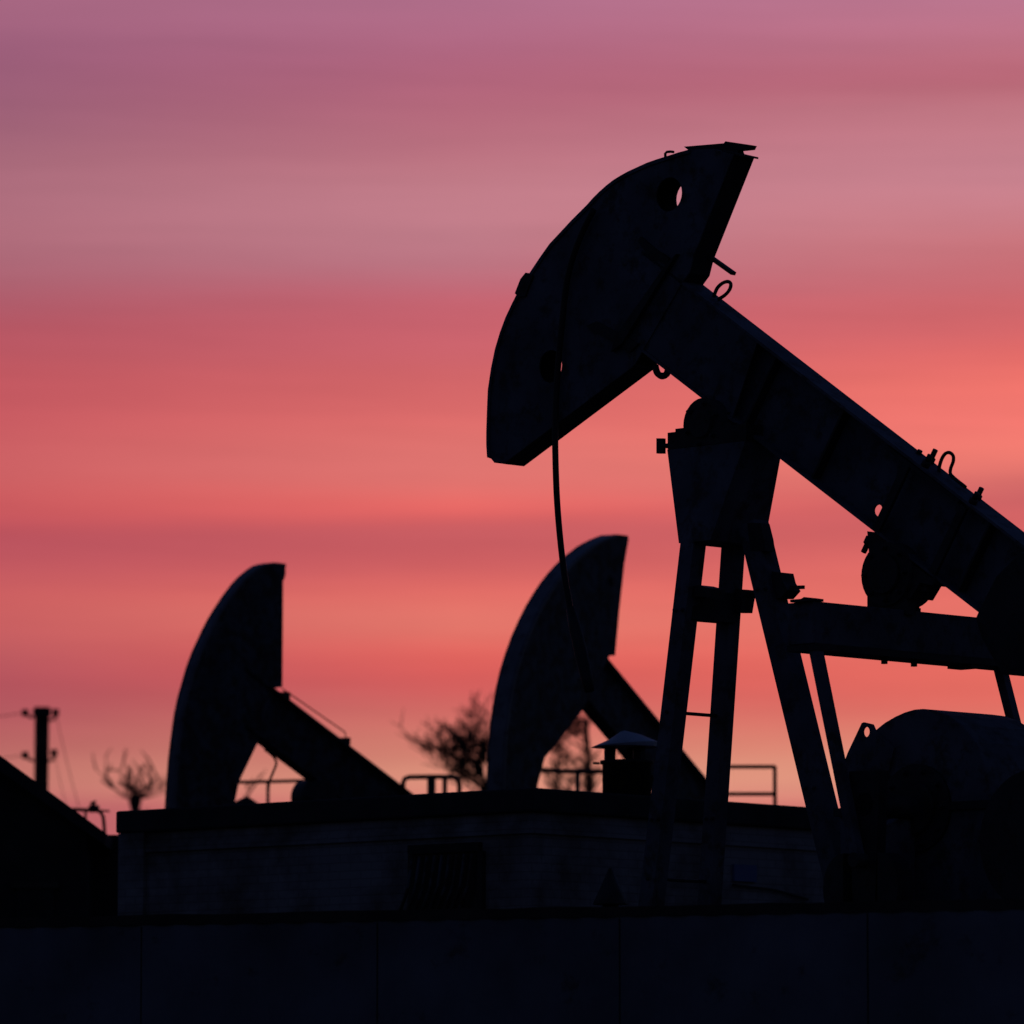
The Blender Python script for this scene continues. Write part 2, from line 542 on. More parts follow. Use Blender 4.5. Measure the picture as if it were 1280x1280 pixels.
# saddle that hangs the bearing from the beam
k0 = NF.uz(1084, 664, -HW); k1 = NF.uz(1170, 727, -HW)
mb.prism(NF, [k0, k1, NF.uz(1165, 732, -HW), NF.uz(1150, 728, -HW), NF.uz(1138, 748, -HW), NF.uz(1100, 740, -HW), NF.uz(1086, 690, -HW)], -HW, HW + .02)
for an in (1.9, 2.5, 3.3, 4.0, 5.6):
    mb.bolt(NF.P(eb[0] + .24 * math.cos(an), .02, eb[1] + .24 * math.sin(an)), NF.b * math.cos(an) + Vector((0, 0, math.sin(an))), .02, .032)
for q in ((1148, 727), (1158, 731)):
    w_ = NF.uz(q[0], q[1], -.05); mb.fbox(NF, w_[0] - .03, w_[0] + .03, -.08, .02, w_[1] - .05, w_[1] + .03)
mb.prism(NF, NF.uzs([(1084, 735), (1133, 735), (1134, 768), (1084, 763)], -.13), -.13, -.03)
mb.build('equalizer_bearing', dsteel, pj)
ue = NF.uz(1128, 780, 0)[0]
eu = ue + .13
tl = NF.tz(1017, 780, eu)[0]
T_r = NF.tz(1290, 800, eu)[0]
ez1 = NF.tz(1120, 761.5, eu)[1]; ez0 = NF.tz(1120, 821.5, eu)[1]
mb = MB()
mb.fbox(NF, ue - .13, ue + .13, tl, T_r, ez0 + .05, ez1)
eq = mb.build('equalizer', steel, pj, bevel=.006)
mb = MB()
mb.fbox(NF, ue - .15, ue + .15, tl + .01, T_r, ez0, ez0 + .048)
mb.build('bottom_flange', dsteel, eq)
mb = MB()
mb = MB(); mb.prism(NF, [(eu - .2, ez1 + .001), (eu + .012, ez1 + .001), (eu + .012, ez1 + .02), (eu - .06, ez1 + .032), (eu - .09, ez1 + .02), (eu - .2, ez1 + .02)], tl - .04, tl + .1)
mb.build('end_lip', dsteel, eq)
for px in (1136, 1146):
    q = NF.tz(px, 760, ue)
    hh = .09 if px == 1146 else .13
    MB().bolt(NF.P(ue, q[0], ez1), (0, 0, 1), .034, hh).build('bolt', dsteel, eq)
for px in (1098, 1135):
    q = NF.tz(px, 822, ue); MB().bolt(NF.P(ue + .06, q[0], ez0), (0, 0, -1), .04, .05).build('bolt', dsteel, eq)
q = NF.tz(1205, 832, ue); mb = MB(); mb.fbox(NF, ue - .1, ue + .14, q[0] - .08, q[0] + .08, ez0 - .025, ez0 - .001)
mb.build('packing_plate', dsteel, eq)

tp0 = tl + .06; tp1 = NF.tz(1251, 838, ue + .02)[0]


def trace_bar(px0, px1, t, wu, wt, name):
    q0 = NF.uz(px0[0], px0[1], t); q1 = NF.uz(px1[0], px1[1], t)
    mb = MB(); mb.bar(NF.P(q0[0], t, q0[1]), NF.P(q1[0], t, q1[1]), NF, wu, wt)
    return mb.build(name, steel, pj), NF.P(q1[0], t, q1[1])


pit0, pin0 = trace_bar((1017.5, 800), (1073, 1075), tp0, .078, .075, 'pitman_arm')
q0 = NF.uz(1250, 834, tp1); q1 = NF.uz(1268, 905, tp1)
d = (Vector((q1[0], q1[1])) - Vector((q0[0], q0[1]))) * 3.6
mb = MB(); mb.bar(NF.P(q0[0], tp1, q0[1]), NF.P(q0[0] + d.x, tp1, q0[1] + d.y), NF, .078, .075)
pit1 = mb.build('pitman_arm', steel, pj); pin1 = NF.P(q0[0] + d.x, tp1, q0[1] + d.y)

# tail counterweights
mb = MB()
for t0, t1 in ((-.26, -.015), (.015, .24)):
    mb.prism(NF, NF.uzs([(1226, 757), (1219, 773), (1228, 800), (1252, 843), (1335, 850), (1352, 760), (1318, 702), (1275, 690), (1245, 720)], -.26), t0, t1)
mb.build('tail_weight', dsteel, pj, bevel=.01)

# gear reducer with its rounded cover
gt = -.42
dome = [(1056, 1140), (1050, 1040), (1052, 985), (1073, 945), (1087, 921), (1096, 911), (1106, 903), (1118, 896), (1130, 890.5), (1142, 887), (1153, 886), (1168, 888),
        (1185, 894), (1203, 906), (1220, 928), (1232, 958), (1238, 990), (1242, 1060), (1242, 1140)]
dz = NF.uzs(dome, gt)
zbase = .75
dz[0] = (dz[0][0], zbase); dz[-1] = (dz[-1][0], zbase)
gr_ = MB(); gr_.prism(NF, dz, gt, gt + .82)
gear = gr_.build('gear_reducer', steel, pj, bevel=.02)
# joint flange round the housing, end cover
gc = NF.uz(1148, 1010, gt)
mb = MB()
mb.fbox(NF, dz[1][0] - .04, dz[-2][0] + .05, gt - .03, gt + .86, gc[1] - .03, gc[1] + .03)
mb.tube([NF.P(gc[0], gt - .04, gc[1]), NF.P(gc[0], gt, gc[1])], .33, 32)
mb.tube([NF.P(gc[0], gt - .09, gc[1]), NF.P(gc[0], gt, gc[1])], .2, 28)
for a in range(10):
    an = a * math.pi / 5
    mb.bolt(NF.P(gc[0] + .28 * math.cos(an), gt - .04, gc[1] + .28 * math.sin(an)), -NF.t, .022, .04)
mb.build('bearing_cover', dsteel, gear)
mb = MB()
lp = NF.uzs([(1052, 968), (1062, 941), (1079.5, 904), (1082, 903), (1092.5, 905.5), (1096.5, 914), (1120, 935), (1110, 975)], gt)
lh = NF.uz(1085, 915, gt)
hl = [(lh[0] + .036 * math.cos(a * math.pi / 8), lh[1] + .04 * math.sin(a * math.pi / 8)) for a in range(16)]
mb.prism(NF, lp, gt - .02, gt + .0)
mb = MB(); mb.prism(NF, lp, gt - .022, gt - .002, [hl]); mb.build('lifting_lug', steel, gear)
# cranks with weights
for pin, t0, t1, tw in ((pin0, tp0 + .06, tp0 + .16, tp0 - .02), (pin1, tp1 - .16, tp1 - .06, tp1 - .2)):
    pu = (pin - NF.O).dot(NF.b); pz = pin.z
    v = Vector((pu - gc[0], pz - gc[1])); v.normalize(); w = Vector((-v.y, v.x))
    L0 = Vector(gc) - v * .25; L1 = Vector((pu, pz)) + v * .35
    mb = MB()
    mb.prism(NF, [tuple(L0 + w * .15), tuple(L1 + w * .11), tuple(L1 - w * .11), tuple(L0 - w * .15)], t0, t1)
    mb.tube([NF.P(pu, t0 - .12, pz), NF.P(pu, t1 + .12, pz)], .055, 16)
    mb.tube([NF.P(gc[0], min(t0, gt), gc[1]), NF.P(gc[0], max(t1, gt + .8), gc[1])], .09, 16)
    ck = mb.build('crank', dsteel, pj)
    mb = MB()
    for sgn in (1, -1):
        c0 = Vector(gc) + v * .62 + w * sgn * .17
        pts = [tuple(c0 + w * sgn * (.2 * math.sin(i * math.pi / 12)) + v * (.26 * math.cos(i * math.pi / 12))) for i in range(13)]
        mb.prism(NF, pts, t0 - .04, t1 + .04)
    mb.build('crank_weight', dsteel, ck)
# drive sheave and motor in front of the reducer
mb = MB()
sc_ = NF.uz(1298, 1050, -.55)
mb.tube([NF.P(sc_[0], -.6, sc_[1]), NF.P(sc_[0], -.44, sc_[1])], .52, 40)
mb.tube([NF.P(sc_[0], -.66, sc_[1]), NF.P(sc_[0], -.6, sc_[1])], .12, 20)
mb.build('drive_sheave', dsteel, pj)
mb = MB()
g0 = NF.uz(1068, 1040, -.62); g1 = NF.uz(1126, 1026, -.62)
mb.hexa([NF.P(g0[0], -.66, .75), NF.P(g1[0], -.66, .75), NF.P(g1[0], -.46, .75), NF.P(g0[0], -.46, .75),
         NF.P(g0[0], -.66, g0[1] - .06), NF.P(g1[0], -.66, g1[1]), NF.P(g1[0], -.46, g1[1] + .1), NF.P(g0[0], -.46, g0[1] + .04)])
mb.build('belt_guard', steel, pj, bevel=.006)
# skid and footing
ua, uc, um = (A[1] - NF.O).dot(NF.b), (C[1] - NF.O).dot(NF.b), dz[-1][0]
mb = MB()
for t0 in (-.5, .36):
    mb.fbox(NF, ua - .4, um + .6, t0, t0 + .14, .3, .55)
for u in (ua - .2, ua + .9, uc - .1, uc + .8, um):
    mb.fbox(NF, u, u + .12, -.36, .36, .32, .53)
mb.fbox(NF, dz[0][0] - .1, dz[-1][0] + .1, -.5, .5, .555, .75)
mb.build('base_frame', dsteel, pj)
mb = MB(); mb.fbox(NF, ua - .7, um + .9, -.8, .8, -.1, .3)
mb.build('footing', M['conc'], pj)


# ------------------------------------------------------------------ the two pumpjacks behind
def far_pumpjack(F, label, arc_px, top_px, back_px, inner_px, beam_top, beam_low, pivot_px, mset, extra=None, hw=.07, bw=.1):
    st, dk = mset
    root = thing('oil_pumpjack', F.P(0, 0, 0), label, 'pumpjack', 'oil pumpjacks')
    # the arc edge shows on the far plate, the back edge on the near one
    arc_ = F.uzs(arc_px, hw)
    top_ = F.uzs(top_px, -hw); back_ = F.uzs(back_px, -hw); inn = F.uzs(inner_px, -hw)
    mb = MB()
    poly = arc_ + top_ + back_ + inn
    mb.prism(F, poly, -hw, -hw + .014); mb.prism(F, poly, hw - .014, hw)
    hd = mb.build('horsehead', st, root)
    mb = MB(); mb.strip(F, arc_, -hw - .01, hw + .01, .03, -1); mb.build('arc_plate', M['worn'], hd)
    mb = MB(); mb.strip(F, [arc_[-1]] + top_ + back_, -hw + .014, hw - .014, .02, -1)
    mb.build('back_plate', dk, hd)
    mb = MB(); mb.strip(F, inn + [arc_[0]], -hw + .014, hw - .014, .02, -1)
    mb.build('bottom_plate', dk, hd)
    # beam
    ft0, ft1 = F.uz(*beam_top[0], -bw), F.uz(*beam_top[1], -bw)
    fl0, fl1 = F.uz(*beam_low[0], bw), F.uz(*beam_low[1], bw)
    pv = F.uz(*pivot_px, 0)
    u0 = min(ft0[0], fl0[0]) - .55; u1 = pv[0] + 3.0
    # keep the beam of even depth behind the saddle
    def zt(u): return on_line(ft0, ft1, u)
    def zl(u): return on_line(fl0, fl1, u) if u < pv[0] else zt(u) - (zt(pv[0]) - on_line(fl0, fl1, pv[0]))
    us = [u0, pv[0], u1]
    mb = MB(); mb.prism(F, [(u, zl(u)) for u in us] + [(u, zt(u)) for u in us[::-1]], -.012, .012)
    mb2 = MB(); mb2.prism(F, [(u, zt(u) - .035) for u in us] + [(u, zt(u)) for u in us[::-1]], -bw, bw)
    mb3 = MB(); mb3.prism(F, [(u, zl(u)) for u in us] + [(u, zl(u) + .035) for u in us[::-1]], -bw, bw)
    bm_ = mb.build('walking_beam', st, root)
    mb2.build('flange', st, bm_); mb3.build('flange', st, bm_)
    # saddle bearing, post, legs
    zs = zl(pv[0]) - .2
    mb = MB(); mb.tube([F.P(pv[0], -.2, zs), F.P(pv[0], .2, zs)], .22, 24); mb.fbox(F, pv[0] - .3, pv[0] + .3, -.2, .2, zs - .3, zs - .2)
    mb.build('saddle_bearing', dk, root)
    for du, tt, dt in ((-.12, -.2, -.3), (-.12, .2, .3), (.12, 0, 0)):
        mb = MB()
        mb.bar(F.P(pv[0] + du, tt, zs - .3), F.P(pv[0] + du * (14 if du > 0 else 4), tt + dt, .3), F, .15, .15)
        mb.build('leg', st, root)
    # equaliser, pitmans, reducer on its frame
    ue_ = pv[0] + 2.3; ze = zl(ue_) - .75
    mb = MB(); mb.tube([F.P(ue_, -.16, ze + .5), F.P(ue_, .16, ze + .5)], .25, 24); mb.fbox(F, ue_ - .1, ue_ + .1, -1.1, 1.1, ze, ze + .26)
    mb.build('equalizer', dk, root)
    gz = 1.7
    for s in (-1, 1):
        mb = MB(); mb.bar(F.P(ue_, s * 1.05, ze), F.P(ue_ + .4, s * 1.05, gz), F, .08, .08); mb.build('pitman_arm', st, root)
        mb = MB(); mb.prism(F, [(ue_ + .3, gz - .15), (ue_ + 1.5, gz - .3), (ue_ + 1.5, gz + .3), (ue_ + .3, gz + .15)], s * .9 - .06, s * .9 + .06); mb.build('crank', dk, root)
    mb = MB(); mb.prism(F, [(ue_ + .5, .55), (ue_ + .5, 1.8), (ue_ + .8, 2.3), (ue_ + 1.3, 2.3), (ue_ + 1.6, 1.8), (ue_ + 1.6, .55)], -.45, .45); mb.build('gear_reducer', st, root)
    mb = MB()
    for s in (-.5, .36): mb.fbox(F, pv[0] - .9, ue_ + 2.2, s, s + .14, .3, .55)
    mb.build('base_frame', dk, root)
    mb = MB(); mb.fbox(F, pv[0] - 1.2, ue_ + 2.5, -.8, .8, -.1, .3); mb.build('footing', M['conc'], root)
    if extra:
        extra(F, root, hd, bm_)
    return root


def left_extra(F, root, hd, bm_):
    mb = MB(); mb.tube(smooth(px_path(F, [(331, 937), (340, 944), (345.5, 953), (342, 964), (337, 976), (336, 984)], .1), 3), .016, 6)
    mb.build('hanging_rope', M['cable'], root)
    mb = MB(); mb.tube(px_path(F, [(353, 861), (392, 888), (431, 915), (434, 926)], 0), .0085, 6)
    mb.build('safety_wire', M['cable'], bm_)
    for x, y in ((356.5, 871), (432, 928)):
        q = F.uz(x, y, -.02); MB().fbox(F, q[0] - .05, q[0] + .05, -.06, .06, q[1] - .03, q[1] + .06).build('clamp', M['dark_steel'], bm_)


LF = frame_at(392, 75.0, R(48))
far_pumpjack(LF, 'distant pumpjack left of the bare tree, its horsehead back edge upright, above the shed roof',
             [(205, 1045), (206.5, 1009), (208.5, 977), (210.5, 950), (213, 929), (215.5, 910), (218, 892), (222, 873), (227, 855), (233, 834), (240, 815), (247, 800),
              (252.5, 788), (259.5, 774.5), (267, 762), (277.5, 746), (289.5, 730), (297, 722), (304, 716), (311, 710.5), (317, 707), (324, 705), (331, 704), (339, 704.5), (347, 706)],
             [(357, 706.5), (357, 719)], [(354, 727), (353.5, 800), (353, 859), (343, 860)], [(321, 931), (299, 977), (292, 1010), (288, 1045)],
             [(358, 871), (498, 978)], [(333, 938), (381, 974)], (393, 992), (M['far_steel'], M['dark_steel']), left_extra)


def mid_extra(F, root, hd, bm_):
    mb = MB()
    q = F.uz(765, 727, -.11); mb.tube([F.P(q[0], -.11, q[1]), F.P(q[0], -.14, q[1])], .05, 16)
    mb.build('pin_boss', M['dark_steel'], hd)


MF = frame_at(850, 75.0, R(60))
far_pumpjack(MF, 'distant pumpjack seen behind the slack rope, a rounded horsehead on a steep beam', 
             [(609, 1030), (608.5, 1000), (609.5, 960), (611, 935), (612.5, 912), (616, 886), (620, 862), (625.5, 838), (632, 817), (640, 795), (649, 775), (658, 757), (667, 742), (676, 728.5), (685, 717),
              (693, 708), (701, 700), (708, 694), (715, 688.5), (722, 683), (730, 678.5), (737, 675), (745, 671.5), (752, 669)],
             [(785, 669.5), (786, 674)], [(784, 684), (780.5, 705), (774, 765), (769, 819.5), (762, 819.5)], [(728, 888), (702, 922), (681, 947), (671, 985), (662, 1030)],
             [(762, 825), (881, 970)], [(727, 887), (757, 922)], (826, 990), (M['far_steel'], M['dark_steel']), mid_extra, hw=.11)

# ------------------------------------------------------------------ brick shed
SY = 53.0
K = at_y(665, HOR, SY); K.z = 0
al = R(42)
SL = Frame(K.x, K.y, math.pi - al)        # u runs along the left wall, away from the corner
SL.t = Vector((math.sin(al), math.cos(al), 0))   # into the building
SR = Frame(K.x, K.y, math.pi / 2 - al)    # u runs along the right wall
SR.t = Vector((-math.cos(al), math.sin(al), 0))
shed = thing('brick_shed', K, 'low flat-roofed whitewashed brick shed behind the sheet fence, a capped vent on its roof', 'shed')
Ll = SL.uz(151, 1060, 0)[0]; Lr = SR.uz(1120, 1060, 0)[0]
zr1 = SL.uz(665, 985, 0)[1]; zr0 = SL.uz(665, 1014.5, 0)[1]


def add_uv(o):
    me = o.data; uv = me.uv_layers.new(name='UVMap')
    for p in me.polygons:
        n = p.normal
        ax = Vector((-n.y, n.x, 0))
        if ax.length < .2: ax = Vector((1, 0, 0))
        ax.normalize()
        for li in p.loop_indices:
            v = me.vertices[me.loops[li].vertex_index].co
            uv.data[li].uv = (v.dot(ax), v.z if abs(n.z) < .9 else v.y)


def sxy(ul, ur, z):
    return K + SL.b * ul + SR.b * ur + Vector((0, 0, z))


def sbox(mb, l0, l1, r0, r1, z0, z1):
    return mb.hexa([sxy(l0, r0, z0), sxy(l1, r0, z0), sxy(l1, r1, z0), sxy(l0, r1, z0),
                    sxy(l0, r0, z1), sxy(l1, r0, z1), sxy(l1, r1, z1), sxy(l0, r1, z1)])


mb = MB(); sbox(mb, 0, Ll - .03, 0, Lr, 0, zr0 - .002)
wall = mb.build('wall', M['brick'], shed); add_uv(wall)
mb = MB(); pu0 = SL.uz(184, 1060, 0)[0]
sbox(mb, pu0, Ll - .015, -.05, .3, 0, zr0 - .004)
pil = mb.build('corner_pier', M['brick'], shed); add_uv(pil)
mb = MB(); sbox(mb, -.06, Ll + .015, -.06, Lr + .06, zr0, zr1)
roof = mb.build('roof', M['tar'], shed, bevel=.02)
# projecting brick course under the roof
mb = MB(); sbox(mb, -.03, pu0 - .003, -.03, Lr, zr0 - .19, zr0 - .115)
cr = mb.build('brick_course', M['brick'], shed); add_uv(cr)
# barred window with leaning bars
w0 = SL.uz(601, 1100, 0)[0]; w1 = SL.uz(517, 1100, 0)[0]
wz1 = SL.uz(560, 1066, 0)[1]; wz0 = SL.uz(560, 1150, 0)[1]
mb = MB(); mb.fbox(SL, w0, w1 + .06, -.012, -.002, wz0, wz1)
win = mb.build('window', M['glass'], shed)
mb = MB()
mb.fbox(SL, w0 - .02, w1 + .02, -.06, .02, wz1, wz1 + .08)
mb.fbox(SL, w0 - .06, w0 - .001, -.05, .02, wz0, wz1 - .001)
mb.build('frame', M['soot'], win)
mb = MB()
for i in range(9):
    u = w0 + .06 + i * (w1 - w0) / 9
    mb.tube([SL.P(u + .0, -.05, wz1 - .02), SL.P(u + .04, -.06, (wz0 + wz1) / 2), SL.P(u + .17, -.075, wz0)], .018, 6)
mb.build('grille', M['far_steel'], win)
# small enamel plate and a cable on the right wall
e0 = SR.uz(916, 1090, -.01); e1 = SR.uz(944, 1090, -.01)
ez = SR.uz(930, 1081, -.01)[1], SR.uz(930, 1102, -.01)[1]
mb = MB(); mb.fbox(SR, e0[0], e1[0], -.03, -.003, ez[1], ez[0]); mb.build('enamel_plate', M['sign'], shed)
mb = MB()
mb.tube(smooth(px_path(SR, [(916, 1106), (940, 1109), (965, 1112), (985, 1117), (1010, 1124)], -.03), 3), .012, 6)
mb.build('wall_cable', M['cable'], shed)
# roof ventilator
vy = SY + 1.35
vc = at_y(781.5, 990, vy); vz0 = zr1
def vz(py): return at_y(781.5, py, vy).z
pxm = FPX / vy
def vp(dx, z, dy=0): return Vector((vc.x + dx / pxm, vy + dy, z))
mb = MB()
rd = 30.5 / pxm
n = 32
zz = [(vz0 - .01, rd), (vz(955), rd), (vz(955), rd + .02), (vz(951), rd + .02), (vz(951), rd - .02)]
mb.tube([vp(2, z) for z, r in zz], [r for z, r in zz], n)
vent = mb.build('ventilator', M['soot'], shed)
mb = MB(); mb.bar(vp(-32, vz(954)), vp(-40, vz(954)), SL, .02, .02); mb.build('handle', dsteel, vent)
mb = MB()
rc = 43 / pxm
mb.tube([vp(0, vz(934)), vp(0, vz(931)), vp(-1, vz(921.5)), vp(-3, vz(914))], [rc * .985, rc, rc * .47, .02], 20)
mb.sm = [False] * len(mb.f)
mb.build('cap', M['galv'], vent)
for a in range(3):
    an = R(195 + a * 120); mb = MB()
    r_ = rd * .72
    mb.fbox(Frame(vc.x + 2 / pxm + r_ * math.cos(an), vy + r_ * math.sin(an), an), -.045, .045, -.03, .03, vz(956), vz(932)); mb.build('strut', dsteel, vent)

# conical cap of a standpipe in front of the shed
cy = 52.6
cc = at_y(763, 1085, cy)
sp = thing('standpipe', (cc.x, cy, 0), 'black cone-capped standpipe in front of the shed wall, left of the pumpjack legs', 'vent pipe')
mb = MB(); zc0 = at_y(763, 1131, cy).z
mb.tube([(cc.x, cy, 0), (cc.x, cy, zc0)], .07, 14); mb.build('pipe', dsteel, sp)
mb = MB(); mb.tube([(cc.x, cy, zc0), (cc.x, cy, zc0 + .01), (cc.x, cy, cc.z)], [.15, .152, .012], 20); mb.build('cone_cap', dsteel, sp)

# ------------------------------------------------------------------ sheet fence
f0 = at_y(0, 1160, 42.2); f1 = at_y(1280, 1137, 39.0)
fd = Vector((f1.x - f0.x, f1.y - f0.y, 0)); ang = math.atan2(fd.y, fd.x)
FF = Frame(f0.x, f0.y, ang)
fence = thing('sheet_fence', FF.P(3.4, 0, 0), 'tall dark sheet-metal fence across the bottom, a rusty rail along its top', 'fence')
seams = [FF.uz(x, 1200, 0)[0] for x in (-420, -124, 177, 472, 775, 1085, 1400, 1720)]


def ftop(u): return f0.z + (f1.z - f0.z) * u / fd.length


for a, c in zip(seams[:-1], seams[1:]):
    mb = MB(); g = .006
    n = 28; pts = []
    # shallow ribbed sheet
    v0 = len(mb.v)
    for i in range(n + 1):
        u = a + g + (c - a - 2 * g) * i / n
        d = .006 * (1 if (i // 2) % 2 else -1) if 0 < i < n else -.006
        mb.v += [FF.P(u, d, 0.02), FF.P(u, d, ftop(u)), FF.P(u, d + .012, 0.02), FF.P(u, d + .012, ftop(u))]
    for i in range(n):
        k = v0 + i * 4
        mb.face([k, k + 4, k + 5, k + 1]); mb.face([k + 2, k + 3, k + 7, k + 6]); mb.face([k + 1, k + 5, k + 7, k + 3]); mb.face([k, k + 2, k + 6, k + 4])
    mb.face([v0, v0 + 1, v0 + 3, v0 + 2]); k = v0 + n * 4; mb.face([k, k + 2, k + 3, k + 1])
    mb.build('sheet_panel', M['fence'], fence)
for u in seams:
    mb = MB(); mb.fbox(FF, u - .04, u + .04, .03, .11, 0, ftop(u) - .01); mb.build('post', M['dark_steel'], fence)
mb = MB()
u0, u1 = seams[0], seams[-1]
N_ = 40; jit = [rnd.uniform(-.006, .006) for _ in range(N_ + 1)]
for i in range(N_):
    a = u0 + (u1 - u0) * i / N_; c = u0 + (u1 - u0) * (i + 1) / N_
    mb.hexa([FF.P(a, -.01, ftop(a) + .001), FF.P(c, -.01, ftop(c) + .001), FF.P(c, .09, ftop(c) + .001), FF.P(a, .09, ftop(a) + .001),
             FF.P(a, -.01 , ftop(a) + .072 + jit[i]), FF.P(c, -.01, ftop(c) + .072 + jit[i + 1]), FF.P(c, .09, ftop(c) + .072 + jit[i + 1]), FF.P(a, .09, ftop(a) + .072 + jit[i])])
mb.build('top_rail', M['rail'], fence)

# ------------------------------------------------------------------ dark gabled barn at the left
BY = 64.0
def bx(px, py): p = at_y(px, py, BY); return p.x, p.z
BF = Frame(0, BY, 0)
e_x, e_z = bx(133, 1042); r_x, r_z = bx(-125, 852); s_x, s_z = bx(0, 945)
barn = thing('gabled_barn', ((e_x + r_x) / 2, BY, 0), 'black gable-roofed barn cut off by the left edge, roof slope falling toward the shed', 'barn')
l_x = 2 * r_x - e_x
mb = MB(); mb.prism(BF, [(l_x + .25, 0), (e_x - .22, 0), (e_x - .22, e_z + .09), (r_x, r_z - .06), (l_x + .25, e_z + .09)], .15, 7)
bw = mb.build('wall', M['soot'], barn)
mb = MB(); th = .2
mb.prism(BF, [(r_x, r_z), (e_x, e_z), (e_x - .02, e_z - .12), (r_x, r_z - th)], 0, 7.2)
mb.prism(BF, [(r_x - .002, r_z), (r_x - .002, r_z - th), (l_x + .02, e_z - .12), (l_x, e_z)], 0, 7.2)
mb.build('roof', M['tar'], barn)
d0, dz1 = bx(20, 1110); d1, dz0 = bx(66, 1146)
mb = MB(); mb.fbox(BF, d0, d1, .11, .149, 0.1, dz1); dr = mb.build('door', M['soot'], barn)
mb = MB(); mb.fbox(BF, d0 - .06, d1 + .06, .09, .149, dz1 + .003, dz1 + .07); mb.build('lintel', M['rail'], dr)
a0 = bx(152, 1043.5)[0]; az = at_y(152, 1043.5, BY + 1.2).z
mb = MB(); mb.fbox(BF, e_x - .215, a0 + .8, 1.2, 5.5, 0, az); mb.build('lean_to', M['soot'], barn)

# ------------------------------------------------------------------ gas pipe with a valve behind the barn
GY = 80.0
gp = thing('gas_pipe', at_y(120, HOR, GY) * 1, 'overhead gas pipe with a valve, bending down beside the barn roof', 'pipe')
_LOC[gp.name] = Vector((at_y(120, HOR, GY).x, GY, 0)); gp.location = _LOC[gp.name]
mb = MB()
pp = [at_y(x, y, GY) for x, y in ((40, 1011), (95, 1012), (112, 1012.5), (121, 1013), (126, 1015.5), (129, 1021), (130, 1030), (131, 1045))]
pp.append(Vector((pp[-1].x, GY, 0)))
mb.tube(pp, .026, 10); mb.tube([at_y(107, 1013, GY), at_y(107, 1060, GY)], .018, 8); mb.tube([at_y(122, 1013, GY), at_y(137, 1014, GY)], .014, 8); mb.tube([pp[0], Vector((pp[0].x, GY, 0))], .026, 10)
mb.build('pipe', M['dark_steel'], gp)
mb = MB(); c = at_y(117.5, 1011, GY)
mb.tube([c - Vector((.07, 0, 0)), c + Vector((.07, 0, 0))], .05, 12); mb.tube([c, c + Vector((-.01, 0, .09))], .03, 10)
mb.tube([c + Vector((-.05, 0, .075)), c + Vector((.03, 0, .1))], .016, 8)
mb.build('valve', M['dark_steel'], gp)

# ------------------------------------------------------------------ walkway with handrails behind the shed
HY = 82.0
pm = FPX / HY
def H(px, py): return at_y(px, py, HY)
wk = thing('steel_walkway', Vector((H(640, HOR).x, HY, 0)), 'raised steel walkway with pipe handrails, glimpsed above the shed roof between the pumpjacks', 'walkway')
HF = Frame(0, HY, 0)
zd = H(640, 1022).z
mb = MB(); mb.fbox(HF, H(275, 0).x, H(990, 0).x, -.1, 1.0, zd - .15, zd); mb.build('deck', M['dark_steel'], wk)
for px in (290, 480, 700, 960):
    for t in (0.1, .8):
        mb = MB(); mb.fbox(HF, H(px, 0).x - .06, H(px, 0).x + .06, t - .06, t + .06, 0, zd - .152); mb.build('column', M['dark_steel'], wk)


def railing(rails, posts, r=.026):
    mb = MB()
    for pts in rails:
        mb.tube([H(x, y) for x, y in pts], r, 8)
    for x, y in posts:
        p = H(x, y); mb.tube([p, Vector((p.x, HY, zd))], r, 8)
    mb.build('handrail', M['dark_steel'], wk)


railing([[(285, 978), (335, 977), (400, 975.5)]], [(286, 978), (335, 977), (399, 976)], .024)
railing([[(503.5, 1020), (504, 978), (506, 973.5), (511, 971.5), (540, 971), (565, 971), (571, 973), (574, 978), (574.5, 1020)]], [(537, 971), (541.5, 971), (556, 971)], .034)
railing([[(668, 962), (700, 964), (760, 964.5)]], [(722, 964), (669, 963)], .034)
railing([[(900, 958.5), (969, 958.5)], [(900, 992.5), (969, 992.5)]], [(968.5, 957.5), (902, 957.5)], .028)
mb = MB(); c = H(308, 1008)
mb.tube([c + Vector((-.11, 0, -.2)), c + Vector((-.1, 0, .02)), c + Vector((0, 0, .06)), c + Vector((.1, 0, .0)), c + Vector((.12, 0, -.2))], .09, 10)
mb.build('flange_valve', M['dark_steel'], wk)

# ------------------------------------------------------------------ utility pole and its wires
PY = 120.0
ppx = FPX / PY
pb = at_y(46, HOR, PY)
pole = thing('utility_pole', (pb.x, PY, 0), 'dark utility pole with hooked insulators rising behind the barn roof', 'pole')
mb = MB()
zt_ = at_y(47.5, 884, PY).z
PF = Frame(pb.x, PY, R(8))
dxp = 1.6 / ppx
mb.hexa([PF.P(-.13, -.13, 0), PF.P(.13, -.13, 0), PF.P(.13, .13, 0), PF.P(-.13, .13, 0),
         PF.P(-.138 + dxp, -.13, zt_), PF.P(.138 + dxp, -.13, zt_), PF.P(.138 + dxp, .13, zt_), PF.P(-.138 + dxp, .13, zt_)])
po = mb.build('shaft', M['bark'], pole)
mb = MB(); z1 = at_y(47, 889, PY).z
mb.fbox(PF, -.175 + dxp, .17 + dxp, -.16, .16, z1 - .1, z1 + .06); mb.build('top_band', M['dark_steel'], pole)


def W_(px, py): return at_y(px, py, PY - .15)


